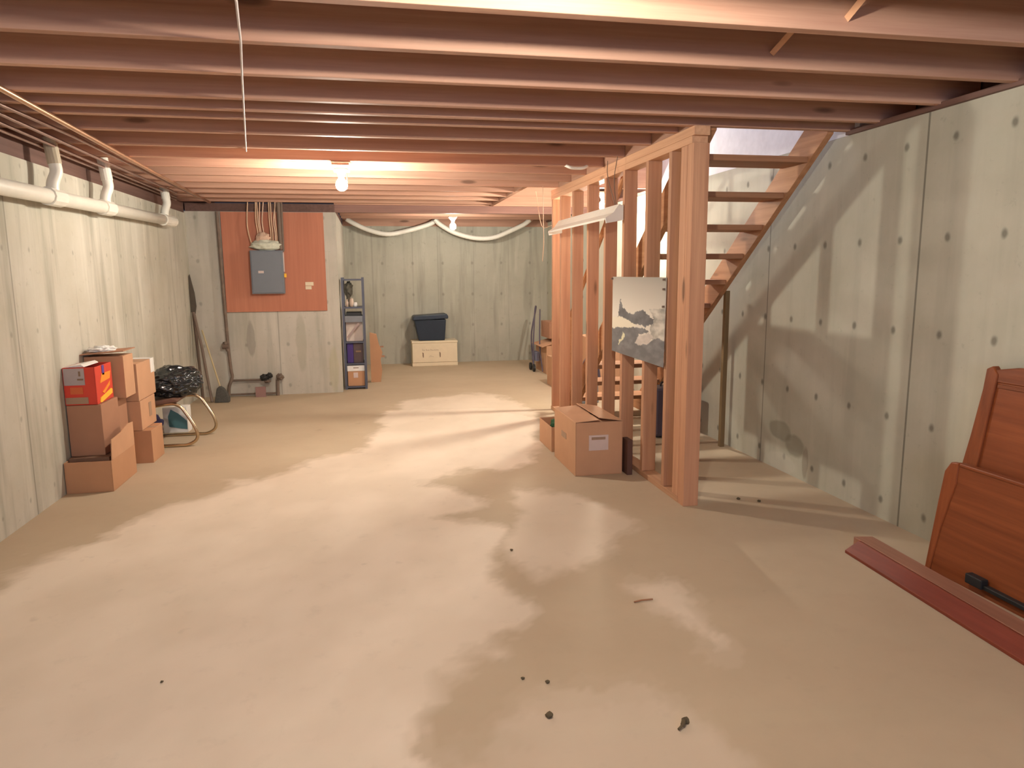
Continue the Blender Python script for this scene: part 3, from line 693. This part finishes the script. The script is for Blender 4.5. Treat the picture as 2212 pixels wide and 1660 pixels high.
# stack at the left wall
G1 = 'cardboard boxes stacked at the left wall'
t = carton('cardboard_box', 'low open cardboard box, bottom of the nearer stack at the left wall', -1.835, -1.572, 4.585, 5.03, 0, 0.193, M_CARD, open_top=True, group=G1)
bm = bmesh.new(); prism(bm, [(4.60, 0.193), (5.028, 0.193), (5.03, 0.345), (4.93, 0.352), (4.80, 0.325), (4.62, 0.315)], -1.577, -1.572, 'x'); obj('raised_flap', bm, M_CARD2, t)
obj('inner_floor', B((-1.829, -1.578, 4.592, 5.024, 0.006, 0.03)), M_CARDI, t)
t = carton('cardboard_box', 'plain brown cardboard box under the red printed box', -1.832, -1.640, 4.70, 5.00, 0.205, 0.520, M_CARD3, group=G1)
# support inside the open bottom box: contents
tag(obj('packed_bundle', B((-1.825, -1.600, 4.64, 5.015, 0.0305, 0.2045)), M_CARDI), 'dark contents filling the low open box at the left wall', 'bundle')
t = carton('printed_box', 'open red and orange printed box on top of the nearer left stack', -1.835, -1.655, 4.70, 4.98, 0.5225, 0.752, M_RED, open_top=True, group=G1)
obj('grey_panel', B((-1.830, -1.715, 4.697, 4.6998, 0.645, 0.748)), M_GREYP, t)
obj('dark_print', B((-1.755, -1.722, 4.6945, 4.6965, 0.675, 0.685), (-1.746, -1.736, 4.6945, 4.6965, 0.700, 0.730)), M_INK, t)
obj('orange_swoosh', B((-1.80, -1.73, 4.697, 4.6998, 0.590, 0.632)), plain('dull_orange_print', (0.60, 0.13, 0.04), 0.6), t)
obj('tan_band', B((-1.830, -1.705, 4.697, 4.6998, 0.530, 0.570)), M_TANP, t)
bm = bmesh.new(); prism(bm, [(4.76, 0.645), (4.93, 0.655), (4.95, 0.700), (4.80, 0.700)], -1.6548, -1.652, 'x'); obj('orange_shape', bm, M_ORANGE, t)
bm = bmesh.new(); prism(bm, [(4.79, 0.585), (4.90, 0.625), (4.93, 0.640), (4.92, 0.612), (4.82, 0.575)], -1.6548, -1.652, 'x'); obj('orange_shape', bm, M_ORANGE, t)
bm = bmesh.new(); prism(bm, [(4.74, 0.532), (4.76, 0.525), (4.955, 0.555), (4.96, 0.580), (4.94, 0.588), (4.75, 0.556)], -1.6548, -1.652, 'x'); obj('yellow_stripe', bm, M_YELL, t)
obj('blue_mark', B((-1.6548, -1.652, 4.81, 4.845, 0.690, 0.750)), M_BLUEP, t)
bm = bmesh.new(); prism(bm, [(-1.83, 0.752), (-1.74, 0.768), (-1.725, 0.760), (-1.72, 0.753)], 4.72, 4.96, 'y'); obj('white_flap', bm, M_WHITE, t)
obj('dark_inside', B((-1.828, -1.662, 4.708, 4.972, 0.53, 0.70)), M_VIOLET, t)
t = carton('cardboard_box', 'brown box behind the red printed box, its lid flap partly raised', -1.835, -1.600, 5.045, 5.24, 0.502, 0.780, M_CARD2, group=G1, tape=False)
carton('cardboard_box', 'shaded brown box squeezed behind the front left stack, only a strip showing', -1.835, -1.665, 5.045, 5.24, 0.0, 0.50, M_CARD3, group=G1)
bm = bmesh.new(); prism(bm, [(-1.86, 0.796), (-1.60, 0.815), (-1.60, 0.821), (-1.86, 0.802)], 4.99, 5.23, 'y'); 
for v in bm.verts: v.co.x += 0.022
obj('lid_flap', bm, M_CARD3, t)
blob('crumpled_paper', (-1.74, 5.10, 0.825), (0.075, 0.06, 0.022), M_WHITE, t, 0.5, 14)
t = carton('cardboard_box', 'small cardboard box on the floor, bottom of the farther left stack', -1.800, -1.530, 5.26, 5.53, 0, 0.232, M_CARD, group=G1)
t = carton('cardboard_box', 'middle cardboard box of the farther left stack, printed with small marks', -1.825, -1.585, 5.26, 5.60, 0.2345, 0.440, M_CARD2, group=G1)
obj('small_print', B((-1.5848, -1.583, 5.44, 5.50, 0.30, 0.40)), M_TANP, t)
t = carton('cardboard_box', 'top cardboard box of the farther left stack, with a white sticker', -1.830, -1.590, 5.26, 5.66, 0.4425, 0.700, M_CARD2, group=G1)
obj('white_sticker', B((-1.72, -1.588, 5.56, 5.655, 0.701, 0.7035), (-1.5898, -1.587, 5.57, 5.655, 0.60, 0.7035)), M_WHITE, t)

# chair with the bag
t = thing('cantilever_chair', (-1.5, 5.9, 0), 'low tubular metal chair with a brown seat beside the left stack of boxes', 'chair')
for y, xf in ((5.72, -1.37), (6.12, -1.315)):
    pts = curve_pts([(-1.72, y, 0.013), (xf-0.13, y, 0.013), (xf-0.035, y, 0.016), (xf+0.028, y, 0.06), (xf+0.022, y, 0.14), (xf-0.045, y, 0.27), (xf-0.085, y, 0.318), (xf-0.16, y, 0.335), (-1.76, y, 0.30)], 8)
    obj('leg', T((pts, 0.0125)), M_CHROME, t, smooth=True)
obj('crossbar', T(([(-1.72, 5.72, 0.013), (-1.72, 6.12, 0.013)], 0.011)), M_CHROME, t)
bm = bmesh.new(); prism(bm, [(-1.79, 0.300), (-1.50, 0.345), (-1.46, 0.345), (-1.45, 0.372), (-1.50, 0.380), (-1.79, 0.338)], 5.70, 6.14, 'y'); obj('seat', bm, M_SEAT, t, bevel=0.01)
bm = bmesh.new(); bmesh.ops.create_icosphere(bm, subdivisions=6, radius=1.0)
for v in bm.verts:
    p = v.co.copy()
    wr = noise.fractal(Vector((p.x*1.6, p.y*1.6, p.z*2.2)), 1.2, 2.1, 3)*0.16
    rid = abs(noise.noise(Vector((p.x*3+3, p.y*3, p.z*4))))*0.16 + abs(noise.noise(Vector((p.x*6, p.y*6+5, p.z*6))))*0.06
    d = 1+wr+rid
    z = p.z*0.128*d
    if z < -0.085: z = -0.085-(z+0.085)*0.02
    v.co = Vector((-1.53+p.x*0.205*d, 5.93+p.y*0.20*d, 0.468+z))
    if v.co.x < -1.825: v.co.x = -1.825
tag(obj('bin_bag', bm, M_BAG, smooth=True), 'shiny black plastic bin bag resting on the low tubular chair', 'bag')
t = thing('small_carton', (-1.60, 6.3, 0), 'small white and teal carton on the floor beyond the low chair', 'carton')
obj('carton_body', B((-1.72, -1.530, 6.25, 6.38, 0.0, 0.215)), M_WHITE, t, bevel=0.003)
bm = bmesh.new(); prism(bm, [(-1.675, 0.055), (-1.575, 0.035), (-1.535, 0.03), (-1.535, 0.10), (-1.60, 0.165), (-1.655, 0.20), (-1.68, 0.14)], 6.246, 6.2498, 'y'); obj('teal_print', bm, M_TEAL, t)
b_ = blob('cloth_bag', (-1.74, 6.02, 0.10), (0.075, 0.10, 0.095), M_NAVY, None, 0.3)
tag(b_, 'small navy cloth bag on the floor between the boxes and the chair', 'bag')

# ------------------------------------------------------------------ shelf unit
t = thing('shelving_unit', (-0.19, 8.35, 0), 'narrow dark grey metal shelving unit at the corner of the concrete wall', 'shelf')
X0, X1, Y0, Y1 = -0.310, -0.062, 8.22, 8.52
for x in (X0, X1-0.026):
    for y in (Y0, Y1-0.026):
        obj('upright', B((x, x+0.026, y, y+0.026, 0, 1.262)), M_SLATE, t)
for z in (0.035, 0.30, 0.545, 0.80, 0.935, 1.245):
    if z == 0.80: obj('drawer', B((X0+0.028, X1-0.028, Y0-0.004, Y1-0.03, 0.765, 0.835)), plain('grey_drawer', (0.19, 0.20, 0.22), 0.5), t)
    else: obj('shelf', B((X0+0.001, X1-0.001, Y0+0.001, Y1-0.001, z-0.018, z)), M_SLATE, t)
obj('side_panel', B((X1-0.004, X1-0.001, Y0+0.027, Y1-0.027, 0.03, 0.92)), plain('grey_side_panel', (0.22, 0.21, 0.22), 0.6), t)
bm = bmesh.new(); prism(bm, [(-0.27, 0.60), (-0.255, 0.585), (-0.125, 0.745), (-0.14, 0.76)], Y0-0.006, Y0-0.001, 'y'); obj('diagonal_brace', bm, plain('pinkish_grey_metal', (0.34, 0.25, 0.23), 0.5), t)
tag(obj('pale_panel', B((-0.278, -0.095, 8.30, 8.33, 0.5455, 0.762)), plain('pale_pinkish_board', (0.66, 0.55, 0.47), 0.7)), 'pale board standing on the middle shelf of the metal unit', 'board')
t = thing('storage_crate', (-0.18, 8.35, 0.30), 'dark brown storage crate with a violet edge on the second shelf from the bottom', 'crate')
obj('crate_body', B((-0.205, -0.095, 8.25, 8.48, 0.3005, 0.520)), plain('dark_brown_plastic', (0.085, 0.055, 0.055), 0.6), t, bevel=0.004)
obj('crate_side', B((-0.275, -0.206, 8.25, 8.48, 0.3005, 0.522)), M_VIOLET, t, bevel=0.004)
obj('crate_handle', B((-0.18, -0.12, 8.244, 8.2495, 0.42, 0.44)), M_INK, t)
t = carton('file_box', 'brown cardboard box with a white lid on the bottom shelf of the metal unit', -0.278, -0.092, 8.245, 8.50, 0.036, 0.205, M_CARD, tape=False)
obj('white_lid', B((-0.283, -0.089, 8.241, 8.504, 0.206, 0.272)), M_WHITE, t, bevel=0.003)
obj('lid_slot', B((-0.215, -0.155, 8.238, 8.2408, 0.240, 0.248)), M_INK, t)
obj('pink_label', B((-0.215, -0.165, 8.242, 8.2448, 0.13, 0.19)), M_LABEL, t)
tag(obj('black_tray', B((-0.270, -0.100, 8.24, 8.49, 0.8355, 0.872)), M_BLACK, bevel=0.004), 'flat black tray just under the upper shelf of the metal unit', 'tray')
t = thing('dark_vase', (-0.235, 8.33, 0.936), 'dark draped ornament standing at the left on the upper shelf', 'ornament')
obj('pedestal', T(([(-0.238, 8.36, 0.9355), (-0.238, 8.36, 1.06)], 0.022)), plain('olive_brown', (0.16, 0.14, 0.10), 0.7), t)
blob('drape', (-0.235, 8.36, 1.13), (0.045, 0.045, 0.085), plain('dark_olive_cloth', (0.13, 0.12, 0.09), 0.9), t, 0.4)
for i, (x, h, m_, lb) in enumerate(((-0.255, 0.085, M_GLASS, 'small clear bottle at the left front of the upper shelf'), (-0.205, 0.095, M_GLASS, 'pale round jar in the middle of the upper shelf'), (-0.165, 0.050, M_WHITE, 'small white cup right of the pale jar on the upper shelf'))):
    bm = bmesh.new(); lathe(bm, [(0, 0), (0.016, 0), (0.018, h*0.6), (0.008, h*0.8), (0.008, h), (0, h)] if i == 0 else [(0, 0), (0.020, 0), (0.026, h*0.5), (0.018, h), (0, h)], (x, 8.275, 0.9355), 16)
    tag(obj('shelf_bottle' if i == 0 else ('shelf_jar' if i == 1 else 'shelf_cup'), bm, m_, smooth=True), lb, ['bottle', 'jar', 'cup'][i])
# cardboard behind the shelf
t = thing('flattened_carton', (0.03, 8.75, 0), 'tall narrow cardboard piece leaning right behind the metal shelving unit', 'cardboard')
bm = bmesh.new(); prism(bm, [(-0.02, 0.0), (0.095, 0.0), (0.115, 0.14), (0.10, 0.27), (0.125, 0.36), (0.085, 0.46), (0.06, 0.58), (-0.02, 0.60)], 8.72, 8.80, 'y'); obj('cardboard_body', bm, M_CARD, t)
obj('raised_strip', B((0.10, 0.15, 8.73, 8.76, 0.30, 0.32), (0.10, 0.14, 8.73, 8.76, 0.42, 0.435)), M_CARD3, t)

# ------------------------------------------------------------------ chest and tote
t = thing('cream_chest', (0.88, 10.18, 0), 'low cream coloured box with faded lettering and two brackets, against the far wall', 'box')
obj('chest_body', B((0.560, 1.197, 10.085, 10.40, 0.052, 0.325)), M_CREAM, t, bevel=0.006)
obj('chest_lid', B((0.553, 1.203, 10.08, 10.405, 0.3255, 0.357)), M_CREAM, t, bevel=0.006)
obj('chest_base', B((0.556, 1.201, 10.08, 10.405, 0.0, 0.045)), M_CREAM, t, bevel=0.004)
obj('base_groove', B((0.566, 1.19, 10.09, 10.39, 0.045, 0.052)), M_INKF, t)
for x, s in ((0.705, 1), (0.945, -1)):
    bm = bmesh.new(); prism(bm, [(x-0.008, 0.195), (x+0.010, 0.190), (x+0.013, 0.17), (x+0.012, 0.128), (x+0.002, 0.118), (x-0.003, 0.15), (x-0.003, 0.18)], 10.082, 10.0848, 'y'); obj('bracket_mark', bm, M_INK, t)
bm = bmesh.new(); random.seed(11)
x = 0.700
for wd in (3, 4, 9):     # unreadable lettering: three words of small strokes
    for i in range(wd):
        h = 0.026 if i == 0 else random.choice((0.012, 0.015, 0.018))
        box(bm, x, x+0.007, 10.0825, 10.0848, 0.218, 0.218+h)
        box(bm, x+0.007, x+0.012, 10.0825, 10.0848, 0.218+h*0.4, 0.218+h*0.6); x += 0.0135
    x += 0.010
obj('faded_lettering', bm, M_INKF, t)
obj('faded_emblem', B((0.79, 0.86, 10.0825, 10.0848, 0.130, 0.135), (0.80, 0.83, 10.0825, 10.0848, 0.145, 0.150)), M_INKF, t)
t = thing('storage_tote', (0.84, 10.2, 0.358), 'dark navy plastic storage tote standing on the cream box', 'storage tote')
bm = bmesh.new()
A = [(0.660, 10.12), (1.025, 10.12), (1.025, 10.34), (0.660, 10.34)]; C_ = [(0.600, 10.09), (1.045, 10.09), (1.045, 10.38), (0.600, 10.38)]
va = [bm.verts.new((p[0], p[1], 0.3585)) for p in A]; vb = [bm.verts.new((p[0], p[1], 0.655)) for p in C_]
bm.faces.new(va); bm.faces.new(vb)
for i in range(4): bm.faces.new((va[i], va[(i+1) % 4], vb[(i+1) % 4], vb[i]))
obj('tub', bm, M_TOTE, t, bevel=0.01)
bm = bmesh.new(); prism(bm, [(0.575, 0.648), (1.075, 0.668), (1.078, 0.70), (1.055, 0.735), (0.600, 0.712), (0.578, 0.69)], 10.07, 10.40, 'y'); obj('lid', bm, M_TOTE, t, bevel=0.01)

# ------------------------------------------------------------------ things beyond the end of the stud wall
t = carton('cardboard_box', 'orange lit cardboard box on the floor beyond the far end of the stud wall', 2.20, 2.56, 8.85, 9.45, 0, 0.37, M_CARD2)
bm = bmesh.new(); prism(bm, [(2.14, 0.35), (2.20, 0.371), (2.50, 0.44), (2.50, 0.446), (2.14, 0.358)], 8.84, 9.44, 'y'); obj('lid_flap', bm, M_CARD2, t)
carton('cardboard_box', 'brown box stacked on the orange lit box beyond the stud wall', 2.27, 2.58, 8.98, 9.44, 0.448, 0.66, M_CARD3)
t = thing('folding_cart', (2.12, 9.3, 0), 'slim dark folding cart leaning beside the boxes at the far right', 'cart')
obj('frame', T((curve_pts([(2.10, 9.15, 0.02), (2.13, 9.3, 0.35), (2.22, 9.6, 0.78), (2.27, 9.75, 0.80), (2.17, 9.6, 0.45), (2.14, 9.35, 0.05)]), 0.010)), M_PURP, t)
obj('frame', T((curve_pts([(2.18, 8.98, 0.02), (2.17, 9.1, 0.35), (2.28, 9.55, 0.80)]), 0.009)), M_PURP, t)
for y in (9.15, 9.35): obj('wheel', T(([(2.09, y, 0.05), (2.115, y, 0.05)], 0.05)), M_BLACK, t)
obj('basket', B((2.125, 2.175, 9.14, 9.34, 0.14, 0.26)), M_BLUEGREY, t)
t = thing('tote_bag', (2.16, 6.74, 0), 'grey blue tote bag with dark handles, standing on the floor behind the stairs', 'bag')
bm = bmesh.new(); prism(bm, [(1.99, 0.0), (2.22, 0.0), (2.21, 0.20), (2.16, 0.33), (2.13, 0.38), (2.08, 0.34), (2.01, 0.20)], 6.74, 6.86, 'y'); obj('bag_body', bm, M_GREYF, t, bevel=0.015)
obj('handle', T((curve_pts([(2.05, 6.73, 0.26), (2.06, 6.73, 0.42), (2.13, 6.73, 0.47), (2.19, 6.73, 0.40), (2.22, 6.73, 0.22)]), 0.014)), M_PURP, t)
tag(blob('plush_ball', (2.01, 7.20, 0.085), (0.06, 0.06, 0.083), plain('pale_pink_plush', (0.70, 0.52, 0.50), 0.95), None, 0.1), 'pale pink ball on the floor behind the stud wall', 'ball')
carton('cardboard_box', 'cardboard box behind the stud wall, left of the tote bag', 2.02, 2.38, 7.7, 8.1, 0, 0.34, M_CARD2)
carton('cardboard_box', 'tall cardboard box deep behind the stairs, near the right wall', 2.24, 2.58, 7.15, 7.6, 0, 0.62, M_CARD2)
t = thing('suitcase', (2.28, 5.35, 0), 'dark suitcase standing under the stairs', 'suitcase')
obj('suitcase_shell', B((2.16, 2.40, 5.16, 5.36, 0.012, 0.40)), M_PURP, t, bevel=0.02)
obj('carry_handle', T((curve_pts([(2.24, 5.26, 0.395), (2.25, 5.26, 0.43), (2.31, 5.26, 0.43), (2.32, 5.26, 0.395)]), 0.007)), M_BLACK, t)
obj('foot', B((2.18, 2.20, 5.20, 5.32, 0, 0.013), (2.36, 2.38, 5.20, 5.32, 0, 0.013)), M_BLACK, t)

# ------------------------------------------------------------------ bed parts at the right wall
def leaning(bm, x_base=2.40, lean=0.19, y0=2.58):
    """tilt a panel (built in the y-z plane, thickness along x) so that its top leans on the wall"""
    for v in bm.verts:
        z = v.co.z; v.co.x += x_base + lean*z
    return bm
def pprism(pts, t0, t1, x_base, lean):
    bm = bmesh.new(); prism(bm, pts, t0, t1, 'x'); return leaning(bm, x_base, lean)
t = thing('bed_headboard', (2.46, 1.9, 0), 'tall reddish brown wooden headboard leaning on the right wall behind the footboard', 'headboard')
YE = 0.95
obj('side_post', pprism([(2.530, 0.0), (2.585, 0.0), (2.590, 0.30), (2.560, 0.47), (2.548, 0.60), (2.536, 0.80), (2.538, 0.885), (2.510, 0.900), (2.478, 0.868), (2.485, 0.50)], -0.006, 0.026, 2.425, 0.14), M_BEDZ, t, bevel=0.004)
obj('top_rail', pprism([(2.50, 0.835), (2.50, 0.885), (2.40, 0.905), (2.2, 0.912), (1.6, 0.93), (YE, 0.93), (YE, 0.835)], -0.001, 0.022, 2.425, 0.14), M_BED, t, bevel=0.004)
obj('field_panel', pprism([(YE, 0.0), (2.49, 0.0), (2.49, 0.836), (YE, 0.836)], 0.006, 0.016, 2.425, 0.14), M_BED, t)
obj('bead_moulding', pprism([(YE, 0.815), (2.472, 0.815), (2.472, 0.828), (YE, 0.828)], -0.002, 0.006, 2.425, 0.14), M_BED, t)
t = thing('bed_footboard', (2.39, 1.9, 0), 'reddish brown wooden footboard leaning at the right edge, in front of the headboard', 'footboard')
obj('side_post', pprism([(2.555, 0.0), (2.580, 0.0), (2.575, 0.30), (2.570, 0.44), (2.545, 0.485), (2.505, 0.490), (2.500, 0.40), (2.535, 0.2)], -0.012, 0.014, 2.372, 0.115), M_BEDZ, t, bevel=0.005)
obj('panel', pprism([(YE, 0.0), (2.552, 0.0), (2.545, 0.44), (2.53, 0.468), (2.50, 0.478), (YE, 0.478)], -0.006, 0.010, 2.372, 0.115), M_BED, t, bevel=0.003)
obj('top_cap', pprism([(YE, 0.476), (2.50, 0.476), (2.50, 0.492), (YE, 0.492)], -0.014, 0.016, 2.372, 0.115), M_BED, t, bevel=0.005)
obj('bracket_and_gap_shade', B((2.325, 2.3595, 2.25, 2.33, 0.045, 0.085), (2.335, 2.3595, 1.2, 2.25, 0.045, 0.064)), M_BLACK, t, bevel=0.004)  # bracket, plus a black strip painted in as the shaded gap below the panel
tag(obj('folded_cloth', B((2.572, 2.606, 1.2, 2.19, 0.0, 0.955)), M_BLUEGREY, bevel=0.01), 'blue grey padded slab standing behind the headboard at the right wall', 'padding')
def rail_obj(y0, y1, xa, xb, poly, lab, mat, capm):
    """poly in (offset, z); follows the line from (xa, y0) to (xb, y1)"""
    t = thing('bed_rail', ((xa+xb)/2, (y0+y1)/2, 0), lab, 'bed rail', 'bed rails on the floor')
    for nm, pl, m_ in poly:
        bm = bmesh.new(); prism(bm, pl, 0, 1, 'y')
        for v in bm.verts:
            u = v.co.y; v.co.y = y0+(y1-y0)*u; v.co.x += xa+(xb-xa)*u
        obj(nm, bm, m_, t, bevel=0.003)
    return t
rail_obj(2.80, 0.9, 2.125, 2.036, [('board', [(0.0, 0.0), (0.078, 0.0), (0.085, 0.050), (0.070, 0.054), (0.0, 0.014)], M_RAIL)], 'dark reddish bed rail lying on the floor, nearest the room', M_RAIL, M_RAIL)
rail_obj(2.86, 0.9, 2.213, 2.124, [('board', [(0.0, 0.0), (0.102, 0.0), (0.102, 0.042), (0.0, 0.050)], M_RAIL2)], 'pinkish brown bed rail on the floor between the dark rail and the footboard', M_RAIL2, M_RAIL2)

# ------------------------------------------------------------------ crumbs on the floor
DB = [((0.475, 1.875), 0.011, 'small dark crumb on the bare floor, lower middle'), ((0.44, 2.086), 0.006, 'tiny dark crumb, left of a close pair on the floor'), ((0.513, 2.049), 0.007, 'tiny dark crumb, right of a close pair on the floor'),
      ((0.613, 3.154), 0.007, 'tiny dark crumb in the middle of the pale floor patch'), ((-0.705, 2.308), 0.005, 'tiny speck alone on the left part of the floor'), ((2.037, 3.623), 0.011, 'small dark crumb on the floor right of the corner post'),
      ((2.13, 3.56), 0.010, 'small dark crumb on the floor, farther right of the corner post')]
for (p, r, lb) in DB:
    o = blob('floor_crumb', (p[0], p[1], r*0.6), (r, r*1.1, r*0.62), M_DEBRIS, None, 0.5, 20, 2); tag(o, lb, 'crumb', 'crumbs on the floor')
bm = bmesh.new(); tube(bm, curve_pts([(0.820, 1.735, 0.006), (0.838, 1.748, 0.009), (0.850, 1.765, 0.007), (0.862, 1.768, 0.006)]), [0.004]*8+[0.007]*9+[0.011]*8, 7)
tag(obj('dry_leaf_scrap', bm, M_DEBRIS), 'dark curled scrap on the floor at the bottom right of centre', 'scrap')
tag(obj('twig', T(([(0.985, 2.521, 0.004), (1.02, 2.528, 0.005), (1.066, 2.529, 0.004)], 0.003)), M_DEBRIS2), 'thin reddish twig lying on the floor', 'twig')
